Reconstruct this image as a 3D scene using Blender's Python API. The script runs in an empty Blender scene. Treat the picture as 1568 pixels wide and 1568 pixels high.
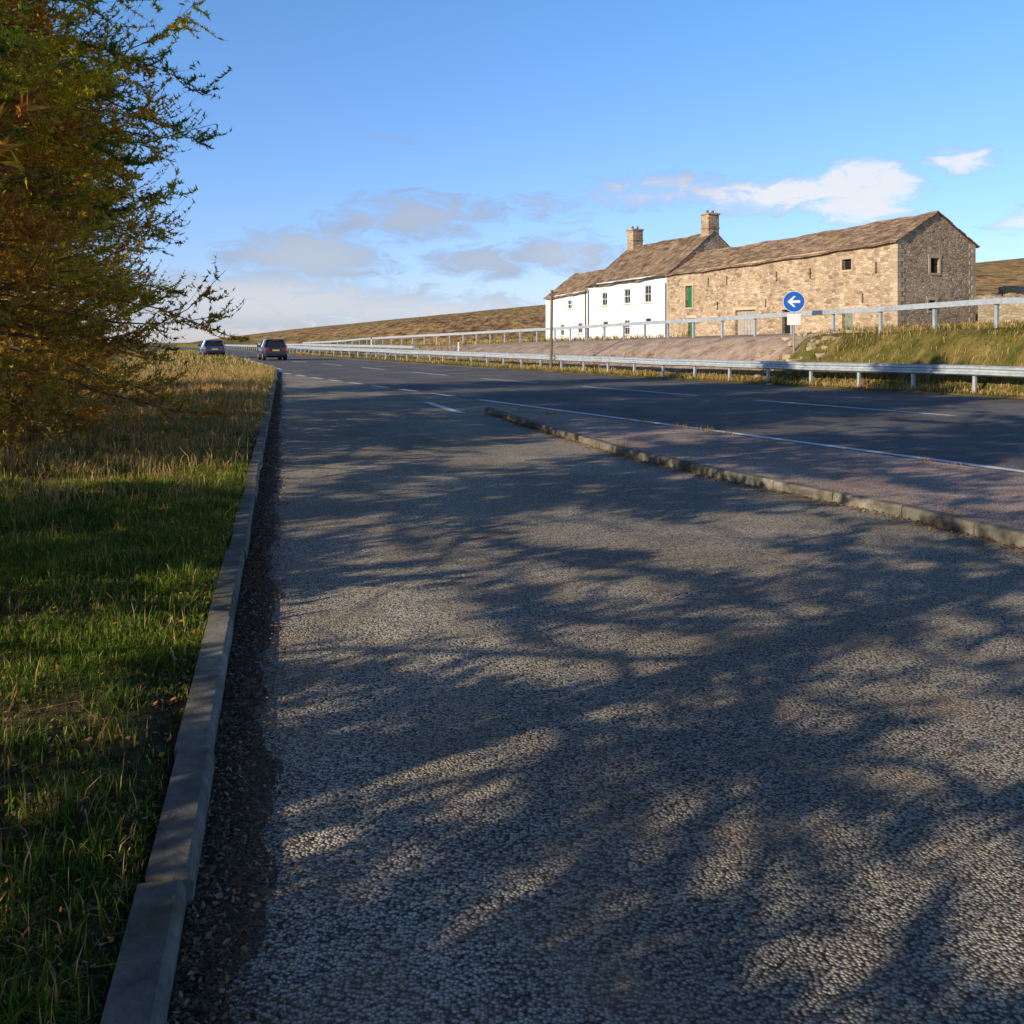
import bpy, math, numpy as np
from mathutils import Vector
rng = np.random.default_rng(7)
scene = bpy.context.scene
scene.view_settings.view_transform = 'Standard'
scene.view_settings.look = 'None'
scene.view_settings.exposure = 0

# ------------------------------------------------------------------ utils
def link(o, parent=None):
    scene.collection.objects.link(o)
    if parent: o.parent = parent
    return o

def np_mesh(name, verts, groups, mats, cols=None, smooth=False, parent=None, onlymesh=False):
    me = bpy.data.meshes.new(name)
    verts = np.asarray(verts, dtype=np.float32)
    me.vertices.add(len(verts)); me.vertices.foreach_set('co', verts.ravel())
    lv = np.concatenate([g[0].ravel() for g in groups]).astype(np.int32)
    tot = np.concatenate([np.full(len(g[0]), g[0].shape[1]) for g in groups]).astype(np.int32)
    mi = np.concatenate([np.full(len(g[0]), g[1]) for g in groups]).astype(np.int32)
    st = np.concatenate([[0], np.cumsum(tot)[:-1]]).astype(np.int32)
    me.loops.add(len(lv)); me.loops.foreach_set('vertex_index', lv)
    me.polygons.add(len(tot)); me.polygons.foreach_set('loop_start', st)
    me.polygons.foreach_set('loop_total', tot)
    me.polygons.foreach_set('material_index', mi)
    me.polygons.foreach_set('use_smooth', np.full(len(tot), smooth))
    for m in mats: me.materials.append(m)
    if cols is not None:
        a = me.color_attributes.new('Col', 'FLOAT_COLOR', 'POINT')
        c = np.ones((len(verts), 4), dtype=np.float32); c[:, :3] = cols
        a.data.foreach_set('color', c.ravel())
    me.update(calc_edges=True); me.validate()
    if onlymesh: return me
    return link(bpy.data.objects.new(name, me), parent)

class MB:
    def __init__(s): s.v=[]; s.f=[]; s.m=[]; s.c=[]
    def add(s, vs, fs, mat=0, col=(1,1,1)):
        n=len(s.v); s.v += [tuple(v) for v in vs]; s.c += [col]*len(vs)
        for f in fs: s.f.append([i+n for i in f]); s.m.append(mat)
    def box(s, x0,x1,y0,y1,z0,z1, mat=0, col=(1,1,1)):
        vs=[(x0,y0,z0),(x1,y0,z0),(x1,y1,z0),(x0,y1,z0),(x0,y0,z1),(x1,y0,z1),(x1,y1,z1),(x0,y1,z1)]
        s.add(vs,[(3,2,1,0),(4,5,6,7),(0,1,5,4),(1,2,6,5),(2,3,7,6),(3,0,4,7)],mat,col)
    def cyl(s, p0,p1,r0,r1,n=10,mat=0,col=(1,1,1)):
        p0=Vector(p0);p1=Vector(p1);d=(p1-p0).normalized()
        a=d.orthogonal().normalized(); b=d.cross(a)
        vs=[]
        for p,r in((p0,r0),(p1,r1)):
            for i in range(n):
                t=2*math.pi*i/n; vs.append(p+a*math.cos(t)*r+b*math.sin(t)*r)
        fs=[(i,(i+1)%n,n+(i+1)%n,n+i) for i in range(n)]+[tuple(range(n))[::-1],tuple(range(n,2*n))]
        s.add(vs,fs,mat,col)
    def extrude(s, path, prof, mat=0, caps=True, col=(1,1,1)):
        path=[Vector(p) for p in path]; rings=[]
        for i,p in enumerate(path):
            a=path[max(i-1,0)]; b=path[min(i+1,len(path)-1)]
            d=(b-a); d.z=0; d.normalize(); nrm=Vector((d.y,-d.x,0))
            rings.append([p+nrm*o+Vector((0,0,z)) for o,z in prof])
        k=len(prof); vs=[v for r in rings for v in r]; fs=[]
        for i in range(len(path)-1):
            for j in range(k):
                fs.append((i*k+j,i*k+(j+1)%k,(i+1)*k+(j+1)%k,(i+1)*k+j))
        if caps: fs += [tuple(range(k))[::-1], tuple(range((len(path)-1)*k,len(path)*k))]
        s.add(vs,fs,mat,col)
    def obj(s,name,mats,parent=None,smooth=False,bevel=0):
        me=bpy.data.meshes.new(name); me.from_pydata(s.v,[],s.f)
        for m in mats: me.materials.append(m)
        me.polygons.foreach_set('material_index',s.m)
        a=me.color_attributes.new('Col','FLOAT_COLOR','POINT')
        c=np.ones((len(s.v),4),dtype=np.float32); c[:,:3]=np.array(s.c); a.data.foreach_set('color',c.ravel())
        if smooth: me.polygons.foreach_set('use_smooth',[True]*len(s.f))
        me.update()
        o=link(bpy.data.objects.new(name,me),parent)
        if bevel:
            b=o.modifiers.new('bevel','BEVEL'); b.width=bevel; b.segments=2; b.limit_method='ANGLE'
        return o

def empty(name, loc=(0,0,0), rz=0):
    e=bpy.data.objects.new(name,None); e.location=loc; e.rotation_euler=(0,0,rz); return link(e)

# ------------------------------------------------------------------ materials
class N:
    def __init__(s,name,flat=False):
        s.mat=bpy.data.materials.new(name); s.mat.use_nodes=True
        s.t=s.mat.node_tree; s.b=s.t.nodes['Principled BSDF']; s.out=s.t.nodes['Material Output']
        s.co=None; s.dim='2D' if flat else '3D'
    def n(s,ty,**k):
        x=s.t.nodes.new(ty)
        for a,b in k.items(): setattr(x,a,b)
        return x
    def l(s,a,b): s.t.links.new(a,b)
    def coord(s,scale=(1,1,1)):
        if not s.co: s.co=s.n('ShaderNodeTexCoord')
        if scale==(1,1,1): return s.co.outputs['Object']
        m=s.n('ShaderNodeMapping'); m.inputs['Scale'].default_value=scale
        s.l(s.co.outputs['Object'],m.inputs['Vector']); return m.outputs['Vector']
    def noise(s,scale,detail=4,rough=.55,co=None):
        x=s.n('ShaderNodeTexNoise',noise_dimensions=s.dim); x.inputs['Scale'].default_value=scale
        x.inputs['Detail'].default_value=min(detail,4); x.inputs['Roughness'].default_value=rough
        s.l(co or s.coord(),x.inputs['Vector']); return x.outputs['Fac']
    def vor(s,scale,feature='F1',co=None,rand=1):
        x=s.n('ShaderNodeTexVoronoi',feature=feature,voronoi_dimensions=s.dim); x.inputs['Scale'].default_value=scale
        x.inputs['Randomness'].default_value=rand
        s.l(co or s.coord(),x.inputs['Vector']); return x
    def ramp(s,fac,stops):
        r=s.n('ShaderNodeValToRGB'); e=r.color_ramp.elements
        while len(e)<len(stops): e.new(0.5)
        for i,(p,c) in enumerate(stops):
            e[i].position=p; e[i].color=(*(c if isinstance(c,tuple) else (c,c,c)),1)
        s.l(fac,r.inputs['Fac']); return r.outputs['Color']
    def mix(s,fac,a,b,mode='MIX'):
        m=s.n('ShaderNodeMix',data_type='RGBA',blend_type=mode)
        for v,i in((fac,0),(a,6),(b,7)):
            if isinstance(v,(int,float)): m.inputs[i].default_value=v
            elif isinstance(v,tuple): m.inputs[i].default_value=(*v,1)
            else: s.l(v,m.inputs[i])
        return m.outputs[2]
    def math(s,op,a,b=0):
        m=s.n('ShaderNodeMath',operation=op)
        for v,i in((a,0),(b,1)):
            if isinstance(v,(int,float)): m.inputs[i].default_value=v
            else: s.l(v,m.inputs[i])
        return m.outputs[0]
    def attr(s):
        a=s.n('ShaderNodeAttribute'); a.attribute_name='Col'; return a.outputs['Color']
    def bump(s,h,dist,strength=1,prev=None):
        b=s.n('ShaderNodeBump'); b.inputs['Distance'].default_value=dist; b.inputs['Strength'].default_value=strength
        s.l(h,b.inputs['Height'])
        if prev: s.l(prev,b.inputs['Normal'])
        return b.outputs['Normal']
    def done(s,col=None,rough=.8,normal=None,metal=0,spec=.3):
        if col is not None:
            if isinstance(col,tuple): s.b.inputs['Base Color'].default_value=(*col,1)
            else: s.l(col,s.b.inputs['Base Color'])
        s.b.inputs['Roughness'].default_value=rough; s.b.inputs['Metallic'].default_value=metal
        s.b.inputs['Specular IOR Level'].default_value=spec
        if normal: s.l(normal,s.b.inputs['Normal'])
        return s.mat

def plain(name,col,rough=.6,metal=0,var=.25,scale=3,spec=.4):
    m=N(name); n=m.noise(scale,3); f=m.ramp(n,[(0.3,1-var),(0.7,1+var*.4)])
    return m.done(m.mix(1.0,col,f,'MULTIPLY'),rough,metal=metal,spec=spec)

def asphalt(name, cells, lo, mid, hi, bd, patch=.35):
    m=N(name,True)
    v=m.vor(cells); sep=m.n('ShaderNodeSeparateColor'); m.l(v.outputs['Color'],sep.inputs[0])
    c=m.ramp(sep.outputs[0],[(0,lo),(.4,mid),(.8,hi),(1,(min(hi[0]*1.25,.85),min(hi[1]*1.18,.82),min(hi[2]*1.12,.8)))])
    edge=m.ramp(v.outputs['Distance'],[(.3,1.0),(.72,.2)])
    c=m.mix(1.0,c,edge,'MULTIPLY')
    nb=m.noise(.45,4,.6)
    c=m.mix(1.0,c,m.ramp(nb,[(.32,1-patch),(.68,1.15)]),'MULTIPLY')
    tint=m.ramp(m.noise(2.3,3),[(.45,0.0),(.75,.4)])
    c=m.mix(tint,c,tuple(x*.7 for x in (mid[0]*1.2,mid[1]*.95,mid[2]*.7)))
    h=m.math('MULTIPLY',m.math('SUBTRACT',1,v.outputs['Distance']),m.math('ADD',.25,sep.outputs[1]))
    nn=m.bump(h,bd,1)
    return m.done(c,.85,nn,spec=.2)

M_layby=asphalt('layby_chippings',88,(.13,.115,.10),(.47,.40,.31),(.80,.69,.54),.008,.28)
M_main=asphalt('main_road_asphalt',95,(.10,.098,.10),(.24,.225,.22),(.37,.35,.33),.004,.38)
M_island=asphalt('island_tarmac',60,(.36,.25,.2),(.64,.46,.37),(.74,.58,.48),.004,.3)

def m_kerb():
    m=N('kerb_concrete'); c=m.mix(1.0,m.attr(),m.ramp(m.noise(6,8,.7),[(.3,(.14,.125,.10)),(.55,(.29,.26,.21)),(.75,(.40,.37,.30))]),'MULTIPLY')
    moss=m.ramp(m.noise(2.3,6,.7),[(.48,0.0),(.64,.6)])
    c=m.mix(moss,c,(.08,.075,.04))
    return m.done(c,.9,m.bump(m.noise(60,3,.7),.004,1))
M_kerb=m_kerb()
def m_paint():
    m=N('road_paint',True); w=m.ramp(m.noise(22,6,.7),[(.30,0.0),(.40,1.0)])
    return m.done(m.mix(w,(.2,.19,.18),(.85,.83,.8)),.6)
M_paint=m_paint()
def m_debris():
    m=N('gutter_debris',True); v=m.vor(70); c=m.ramp(m.noise(35,4,.75),[(.3,(.06,.042,.03)),(.5,(.15,.10,.065)),(.7,(.3,.2,.12))])
    return m.done(c,.95,m.bump(v.outputs['Distance'],.008,1))
M_debris=m_debris()
def m_ground():
    m=N('ground_soil_and_moor',True)
    a=m.n('ShaderNodeSeparateColor'); m.l(m.attr(),a.inputs[0])
    n1=m.noise(1.1,4,.7); n2=m.noise(12,4,.75)
    g=m.ramp(n1,[(.3,(.06,.07,.018)),(.5,(.14,.12,.03)),(.7,(.28,.2,.07))])
    soil=m.ramp(n2,[(.35,(.035,.032,.014)),(.55,(.09,.07,.03)),(.75,(.17,.115,.055))])
    g=m.mix(a.outputs[2],g,soil)
    n3=m.noise(.06,4,.85,m.coord((1,.3,1))); n4=m.noise(.8,4,.85,m.coord((1,.2,1)))
    mo=m.ramp(n3,[(.36,(.24,.23,.08)),(.45,(.46,.29,.11)),(.52,(.55,.34,.13)),(.57,(.26,.14,.07)),(.66,(.46,.30,.12))])
    mo=m.mix(1.0,mo,m.ramp(n4,[(.38,.3),(.52,.9),(.7,1.25)]),'MULTIPLY')
    c=m.mix(a.outputs[1],g,mo)
    ya=m.ramp(n1,[(.3,(.27,.19,.14)),(.5,(.42,.31,.24)),(.7,(.52,.41,.33))])
    c=m.mix(a.outputs[0],c,ya)
    nn=m.bump(n1,.2,.8); nn=m.bump(n2,.03,.7,nn)
    return m.done(c,.95,nn,spec=.1)
M_ground=m_ground()
def m_veg(name,rough=.6,trans=.35):
    m=N(name); col=m.attr(); m.done(col,rough,spec=.15)
    if trans:
        t=m.n('ShaderNodeBsdfTranslucent'); m.l(col,t.inputs['Color'])
        x=m.n('ShaderNodeMixShader'); x.inputs[0].default_value=trans
        m.l(m.b.outputs[0],x.inputs[1]); m.l(t.outputs[0],x.inputs[2]); m.l(x.outputs[0],m.out.inputs['Surface'])
    return m.mat
M_grass=m_veg('grass_blades',.6,.3); M_leaf=m_veg('larch_needles',.6,.48); M_litter=m_veg('fallen_leaves',.8,0)
def m_bark():
    m=N('larch_bark'); c=m.ramp(m.noise(14,2,.7),[(.3,(.11,.075,.055)),(.6,(.3,.21,.15)),(.8,(.42,.33,.24))])
    return m.done(c,.95)
M_bark=m_bark()
def m_stone(name,tint,scale=(2.1,2.1,5.2)):
    m=N(name); co=m.coord(scale)
    v=m.vor(1,co=co,rand=.85); e=m.vor(1,'DISTANCE_TO_EDGE',co=co,rand=.85)
    s=m.n('ShaderNodeSeparateColor'); m.l(v.outputs['Color'],s.inputs[0])
    c=m.ramp(s.outputs[0],[(0,tuple(x*.5 for x in tint)),(.2,tuple(x*.82 for x in tint)),(.7,tint),(1,(tint[0]*1.15,tint[1]*1.22,tint[2]*1.38))])
    c=m.mix(m.ramp(e.outputs['Distance'],[(.02,.6),(.08,0.0)]),c,tuple(x*.6 for x in tint))
    c=m.mix(1.0,c,m.ramp(m.noise(.5,4,.7),[(.3,.68),(.65,1.12)]),'MULTIPLY')
    n=m.noise(9,4,.7)
    c=m.mix(1.0,c,m.ramp(n,[(.3,.75),(.7,1.12)]),'MULTIPLY')
    nn=m.bump(m.ramp(e.outputs['Distance'],[(0,0.0),(.15,1.0)]),.025,.8)
    nn=m.bump(n,.03,.6,nn)
    return m.done(c,.95,nn,spec=.1)
M_stone=m_stone('sandstone_rubble_wall',(.62,.46,.30),(2.9,2.9,6.5))
M_drystone=m_stone('dry_stone_wall',(.48,.38,.25),(2.6,2.6,6))
def m_quoin():
    m=N('dressed_sandstone'); c=m.mix(1.0,m.attr(),m.ramp(m.noise(5,4,.7),[(.3,(.40,.31,.2)),(.7,(.58,.47,.32))]),'MULTIPLY')
    return m.done(c,.9)
M_quoin=m_quoin()
def m_slate():
    m=N('stone_slates'); f=m.ramp(m.noise(1.3,4,.75),[(.3,(.13,.09,.065)),(.5,(.30,.21,.145)),(.66,(.40,.29,.195)),(.8,(.22,.19,.14))])
    c=m.mix(1.0,m.attr(),f,'MULTIPLY'); return m.done(c,.95,m.bump(m.noise(14,3,.7),.03),spec=.1)
M_slate=m_slate()
def m_render():
    m=N('white_render'); c=m.ramp(m.noise(1.0,4,.7,m.coord((1,1,.35))),[(.28,(.66,.65,.62)),(.5,(.83,.83,.82)),(.75,(.86,.86,.85))])
    return m.done(c,.8,m.bump(m.noise(6,4),.01))
M_white=m_render()
M_green=plain('green_door_paint',(.02,.2,.07),.5)
M_greyd=plain('weathered_door',(.42,.37,.31),.8)
M_fadedgreen=plain('faded_green_door',(.22,.25,.17),.8)
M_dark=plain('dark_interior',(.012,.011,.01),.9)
M_frame=plain('window_frame_paint',(.7,.7,.68),.5)
def m_glass():
    m=N('window_glass'); return m.done((.025,.03,.035),.08,spec=.6)
M_glass=m_glass()
def m_galv():
    m=N('galvanised_steel'); c=m.ramp(m.noise(5,4,.7),[(.3,(.36,.40,.42)),(.55,(.52,.56,.58)),(.8,(.62,.65,.66))])
    c=m.mix(m.ramp(m.noise(1.3,4,.7),[(.55,0.0),(.72,.4)]),c,(.25,.2,.13))
    return m.done(c,.5,metal=.3,spec=.5)
M_galv=m_galv()
M_wood=plain('weathered_wood',(.2,.15,.1),.9,scale=8)
M_blue=plain('sign_blue',(.005,.11,.5),.4,var=.1)
M_signw=plain('sign_white',(.75,.75,.73),.4,var=.1)
M_grey=plain('grey_post',(.35,.35,.34),.5)
M_rubber=plain('tyre_rubber',(.02,.02,.02),.9)
M_trim=plain('black_trim',(.025,.025,.027),.6)
M_alloy=plain('alloy_wheel',(.45,.45,.46),.35,metal=.7)
M_red=plain('tail_lamp_red',(.45,.01,.008),.2)
M_yel=plain('number_plate_yellow',(.75,.5,.03),.4,var=.05)
M_wplate=plain('number_plate_white',(.75,.75,.72),.4,var=.05)
M_head=plain('headlamp_glass',(.6,.63,.65),.1,var=.05)

# ------------------------------------------------------------------ terrain functions (metres)
sst=lambda t:(lambda c:c*c*(3-2*c))(np.clip(t,0,1))
def base(y): return .0065*np.clip(np.asarray(y,float)-45,0,65)
RY=[-200,100,140,200,3000]; RX=[128.75,-21.25,-36.5,-60,-1160]
LY=[-200,55,70,88,107,140,200,3000]; LX=[45.2,-12.95,-18.1,-24.4,-31.1,-47,-72,-1200]
Rr=lambda y:np.interp(y,RY,RX); Ll=lambda y:np.interp(y,LY,LX)
def Ee(y):
    y=np.asarray(y,float); return np.maximum(6.27-.46*(y-12.31),Ll(y)+.14)
_w=[(rng.normal(0,1,2),rng.uniform(0,6.28)) for _ in range(14)]
def wob(x,y,f):
    s=0
    for i,(k,ph) in enumerate(_w):
        ff=f*(1.35**i)/3; s=s+np.sin((k[0]*x+k[1]*y)*ff+ph)/(1.25**i)
    return s/5
def gz(x,y):
    x=np.asarray(x,float); y=np.asarray(y,float)
    b=base(y); p=(x-Rr(y))*.894; q=-.447*x+.894*y
    P=np.clip(2.1-.0185*(q-23.4),.35,2.2); w=np.clip(2.4+(q-23)*.12,2.4,7)
    zr=.05+(P-.05)*sst((p-.9)/w)+.03*np.clip(p-4,0,26)
    yc=np.minimum(y,300); pc=(x-Rr(yc))*.894
    hill=np.minimum(.108*np.maximum(0,pc-30+38*sst((yc-95)/120)),38)
    zr=zr+hill+wob(x,y,.6)*.05*sst((p-1)/3)+wob(x,y,.12)*.55*sst((p-40)/40)+wob(x,y,.9)*.2*sst((p-40)/40)
    zr=zr+wob(x,y,1.6)*.13*sst((p-1.2)/1.5)*sst((33.5-q)/2)
    l=Ll(y)-x
    zl=.075+wob(x,y,1.3)*.03*sst(l/1.0)+wob(x,y,.25)*.12*sst((l-2)/6)
    mid=-.06*np.ones_like(x)
    return b+np.where(p>0,zr,np.where(l>=-1e-6,zl,mid))

ys=np.concatenate([np.linspace(-200,-20,13)[:-1],np.arange(-20,2,1.0),np.arange(2,20,.25),np.arange(20,60,.5),np.arange(60,130,1.0),np.arange(130,330,3.0),np.geomspace(330,3000,25)])
left=np.concatenate([[1500,900,500,300,200,140,100,75,55,42,32,25],np.arange(20,8,-1.0),np.arange(8,0,-.25),[0]])
right=np.concatenate([[0],np.arange(.25,12,.35),np.arange(12,30,.8),np.arange(30,70,1.6),np.arange(70,240,4),np.geomspace(240,2500,18)])
cols_=len(left)+2+len(right)
X=np.zeros((len(ys),cols_)); Y=np.repeat(ys[:,None],cols_,1)
for i,y in enumerate(ys):
    X[i]=np.concatenate([Ll(y)-left,[Ll(y)+.03,Rr(y)-.03],Rr(y)+right])
Z=gz(X,Y); Z[:,len(left)-1]=base(ys)+.07; Z[:,len(left)+2]=base(ys)-.02
V=np.stack([X,Y,Z],-1).reshape(-1,3)
idx=np.arange(len(ys)*cols_).reshape(len(ys),cols_)
F=np.stack([idx[:-1,:-1],idx[:-1,1:],idx[1:,1:],idx[1:,:-1]],-1).reshape(-1,4)
p=(V[:,0]-Rr(V[:,1]))*.894; q=-.447*V[:,0]+.894*V[:,1]
col=np.zeros((len(V),3))
qn=q+wob(V[:,0],V[:,1],.7)*1.2
col[:,0]=sst((qn-31.5)/1.0)*sst((p-1.6)/.6)*sst((23.5-p)/1.5)*sst((92-q)/4)*(1)
col[:,1]=np.where(p>0,sst((p-24)/12),sst((Ll(V[:,1])-V[:,0]-25)/25)*.9)
col[:,1]=np.maximum(col[:,1],sst((q-85)/20)*sst((p-3)/6))
col[:,2]=sst((Ll(V[:,1])-V[:,0]+.2)/.1)*sst((22-V[:,1])/15)
np_mesh('ground',V,[(F,0)],[M_ground],col,smooth=True)

def strip(name,xl,xr,y0,y1,z,mat,nx=3,step=1.0):
    yy=np.unique(np.concatenate([np.arange(y0,y1,step),[y1],[k for k in (45,55,70,88,100,107,110,140,200) if y0<k<y1]]))
    a=np.array([xl(t) for t in yy],float);b=np.array([xr(t) for t in yy],float)
    t=np.linspace(0,1,nx); XX=a[:,None]*(1-t)+b[:,None]*t; YY=np.repeat(yy[:,None],nx,1); ZZ=base(YY)+z
    VV=np.stack([XX,YY,ZZ],-1).reshape(-1,3); ii=np.arange(len(yy)*nx).reshape(-1,nx)
    FF=np.stack([ii[:-1,:-1],ii[:-1,1:],ii[1:,1:],ii[1:,:-1]],-1).reshape(-1,4)
    return VV,FF
def strip_obj(name,xl,xr,y0,y1,z,mat,**k):
    V_,F_=strip(name,xl,xr,y0,y1,z,mat,**k); return np_mesh(name,V_,[(F_,0)],[mat])
kl=lambda y:-.27-.228*y            # lay-by kerb face line
strip_obj('layby',lambda y:kl(y)-.02,lambda y:float(Ee(y))+.2,-20,55.5,0,M_layby)
strip_obj('main_road',lambda y:float(Ee(y)),lambda y:float(Rr(y))+.12,-60,260,.004,M_main)
strip_obj('gutter_debris',lambda y:kl(y)-.01,lambda y:kl(y)+.20+.04*math.sin(y*2.3)+.03*math.sin(y*7.1)+.02*math.sin(y*17),-6,52,.004,M_debris,step=.08)
strip_obj('verge_edge_dirt',lambda y:float(Rr(y))-.3+.08*math.sin(y*1.3),lambda y:float(Rr(y))+.14,0,110,.008,M_debris,step=.3)

vs=[];fs=[];n=0
def mark(fx,w,y0,y1):
    global n
    a,b=strip('m',lambda y:fx(y)-w/2*1.1,lambda y:fx(y)+w/2*1.1,y0,y1,.009,None,nx=2)
    vs.append(a);fs.append(b+n);n+=len(a)
ex=lambda y:float(Ee(y))+.12
mark(ex,.19,-20,28.3)
yy=30.0
while yy<54: mark(ex,.22,yy,yy+1.7); yy+=2.9
cx=lambda y:9.66-.482*(y-22)
for a,b in((4,10),(13,19),(22,28),(30.4,36.7),(40,44.8),(48.5,53),(57,61),(65,69),(73,77)): mark(cx,.18,a,b)
lx=lambda y:float(Ll(y))+.55
mark(lx,.16,57,150)
mark(lambda y:-.94-.27*(y-22),.2,22.8,27)
mark(lambda y:float(Rr(y))-.6,.14,58,200)
np_mesh('road_markings',np.concatenate(vs),[(np.concatenate(fs),0)],[M_paint])

def resample(path,step):
    P=np.array(path,float); d=np.concatenate([[0],np.cumsum(np.linalg.norm(np.diff(P,axis=0),axis=1))])
    s=np.arange(0,d[-1],step); s=np.append(s,d[-1]); return np.stack([np.interp(s,d,P[:,0]),np.interp(s,d,P[:,1])],1)
def kerb(name,path,h=.1,side=1,stone=.915,w=.13):
    pts=resample(path,stone); mb=MB()
    for a,b in zip(pts[:-1],pts[1:]):
        L=np.linalg.norm(b-a)
        if L<.05: continue
        d=(b-a)/L; a2=a+d*.006; b2=b-d*.006
        dz=rng.normal(0,.005); o=rng.normal(0,.007); g=rng.uniform(.7,1.15)
        za,zb=float(base(a[1])),float(base(b[1]))
        prof=[(o*1,-.06),(o,h-.03+dz),(o-side*.012,h-.006+dz),(o-side*.022,h+dz),(o-side*w,h+dz),(o-side*w,-.06)]
        mb.extrude([(a2[0],a2[1],za),(b2[0],b2[1],zb)],prof,col=(g,g,g*.97))
    mb.obj(name,[M_kerb])
kerb('kerb',[(kl(-15),-15),(kl(54.5),54.5)])
kerb('kerb',[(float(Ll(y))+.13,y) for y in (55,60,70,80,88,98,107,125,140)],h=.09)
isl_n=[(6.6,-6),(6.0,0),(5.0,4),(4.45,6),(3.98,7.8),(3.54,9.29),(2.57,11.45),(1.61,14.07),(.93,16.7),(.2,19.7),(-.58,23.0)]
iny=[p_[1] for p_ in isl_n]; inx=[p_[0] for p_ in isl_n]
xn=lambda y:float(np.interp(y,iny,inx)); 
def xf(y):
    f=float(6.27-.46*(y-12.31))-.6; t=max(0,(y-19.5)/3.6); f-=t*1.15
    return max(f,xn(y)+.02)
kerb('island_kerb',isl_n+[(-.62,23.25)],h=.105,side=-1,w=.13)
kerb('island_kerb',[(xf(y)+.02,y) for y in (23.2,22.4,21.5,20.5,19.5,17,14,11,8,5,0,-6)],h=.075,side=-1,w=.12)
strip_obj('traffic_island',lambda y:xn(y)+.12,lambda y:max(xf(y)-.09,xn(y)+.13),-6,22.6,.09,M_island,nx=6,step=.5)

# ------------------------------------------------------------------ grass
def blades(n_xy,h,w,colr,lean=.45,zfn=gz):
    n=len(n_xy); x,y=n_xy[:,0],n_xy[:,1]; z=zfn(x,y)-.01
    th=rng.uniform(0,2*np.pi,n); la=rng.uniform(0,2*np.pi,n); ln=np.abs(rng.normal(0,lean,n))*h
    dx,dy=np.cos(th)*w/2,np.sin(th)*w/2; ox,oy=np.cos(la)*ln,np.sin(la)*ln
    v=np.zeros((n,5,3))
    v[:,0]=np.stack([x-dx,y-dy,z],1); v[:,1]=np.stack([x+dx,y+dy,z],1)
    v[:,2]=np.stack([x+dx*.8+ox*.3,y+dy*.8+oy*.3,z+h*.58],1); v[:,3]=np.stack([x-dx*.8+ox*.3,y-dy*.8+oy*.3,z+h*.58],1)
    hz=np.maximum(h*.25,np.sqrt(np.maximum(h*h-ln*ln*.7,0)))
    v[:,4]=np.stack([x+ox,y+oy,z+hz],1)
    i=np.arange(n)[:,None]*5
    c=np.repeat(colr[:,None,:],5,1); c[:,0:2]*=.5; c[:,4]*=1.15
    return v.reshape(-1,3), i+np.array([[0,1,2,3]]), i+np.array([[3,2,4]]), c.reshape(-1,3)
class VegAcc:
    def __init__(s): s.v=[];s.q=[];s.t=[];s.c=[];s.n=0
    def add(s,r):
        s.v.append(r[0]);s.q.append(r[1]+s.n);s.t.append(r[2]+s.n);s.c.append(r[3]);s.n+=len(r[0])
    def obj(s,name,mat): return np_mesh(name,np.concatenate(s.v),[(np.concatenate(s.q),0),(np.concatenate(s.t),0)],[mat],np.concatenate(s.c))
def greens(n,x,y,dry):
    a=np.array([.07,.16,.016]);b=np.array([.32,.38,.03]);s_=np.array([.70,.50,.21]);r_=np.array([.47,.25,.07])
    t=np.clip(.45+.7*wob(x,y,1.8)+rng.normal(0,.25,n),0,1)[:,None]; c=a*(1-t)+b*t
    d=rng.uniform(0,1,n)<dry; k=rng.uniform(0,1,n)[:,None]; dc=s_*k+r_*(1-k)
    c[d]=dc[d]; return c*rng.uniform(.65,1.25,n)[:,None]
G=VegAcc()
def verge(y0,y1,dens,h0,wd,off0=0,dryf=lambda l,y:.08,hf=None):
    n=int(dens*(y1-y0)*((.51-.228)*(y0+y1)/2+.8))
    y=rng.uniform(y0,y1,n); l=rng.uniform(0,1,n)*(.30*y+.6)+off0
    x=kl(y)-.12-l
    cl=wob(x,y,4.0)+.6*wob(x+9,y,1.1); keep=rng.uniform(0,1,n)<np.clip(.5+cl*1.3,.04,1); x,y,l,cl=x[keep],y[keep],l[keep],cl[keep]
    n=len(x); h=h0*rng.uniform(.5,1.3,n)*np.clip(1+.7*cl,.35,2)*(np.where(l<.12,.8,1))
    if hf is not None: h=h*hf(l,y)
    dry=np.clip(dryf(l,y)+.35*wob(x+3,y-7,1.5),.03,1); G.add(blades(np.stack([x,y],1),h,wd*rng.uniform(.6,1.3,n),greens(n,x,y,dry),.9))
verge(1.6,5,11500,.055,.0045,dryf=lambda l,y:.13+.15*(l<.1))
verge(5,9,6500,.06,.0065,dryf=lambda l,y:.17+.15*(l<.1))
verge(9,15,2400,.085,.010,dryf=lambda l,y:.28+.45*sst((y-9)/5)*sst(l/1))
verge(15,26,950,.13,.018,dryf=lambda l,y:.6+.2*sst((l-.3)/1),hf=lambda l,y:1+.5*sst((l-.3)/1.2))
verge(26,55,230,.2,.035,dryf=lambda l,y:.6+.3*sst((l-.6)/1),hf=lambda l,y:1+.5*sst((l-.3)/1.2))
n=6000; y=rng.uniform(55,125,n); l=rng.uniform(0,9,n); x=Ll(y)-.05-l
G.add(blades(np.stack([x,y],1),.28*rng.uniform(.5,1.4,n),.06*np.ones(n),greens(n,x,y,.75)))
def tufts(cn,per,h0,wd,dry,lean=.35,spread=.12):
    k=len(cn); c=np.repeat(cn,per,0)+rng.normal(0,spread,(k*per,2)); hs=np.repeat(rng.uniform(.5,1.5,k),per)
    n=k*per; G.add(blades(c,h0*hs*rng.uniform(.6,1.15,n),wd*np.ones(n),greens(n,c[:,0],c[:,1],dry),lean))
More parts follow.
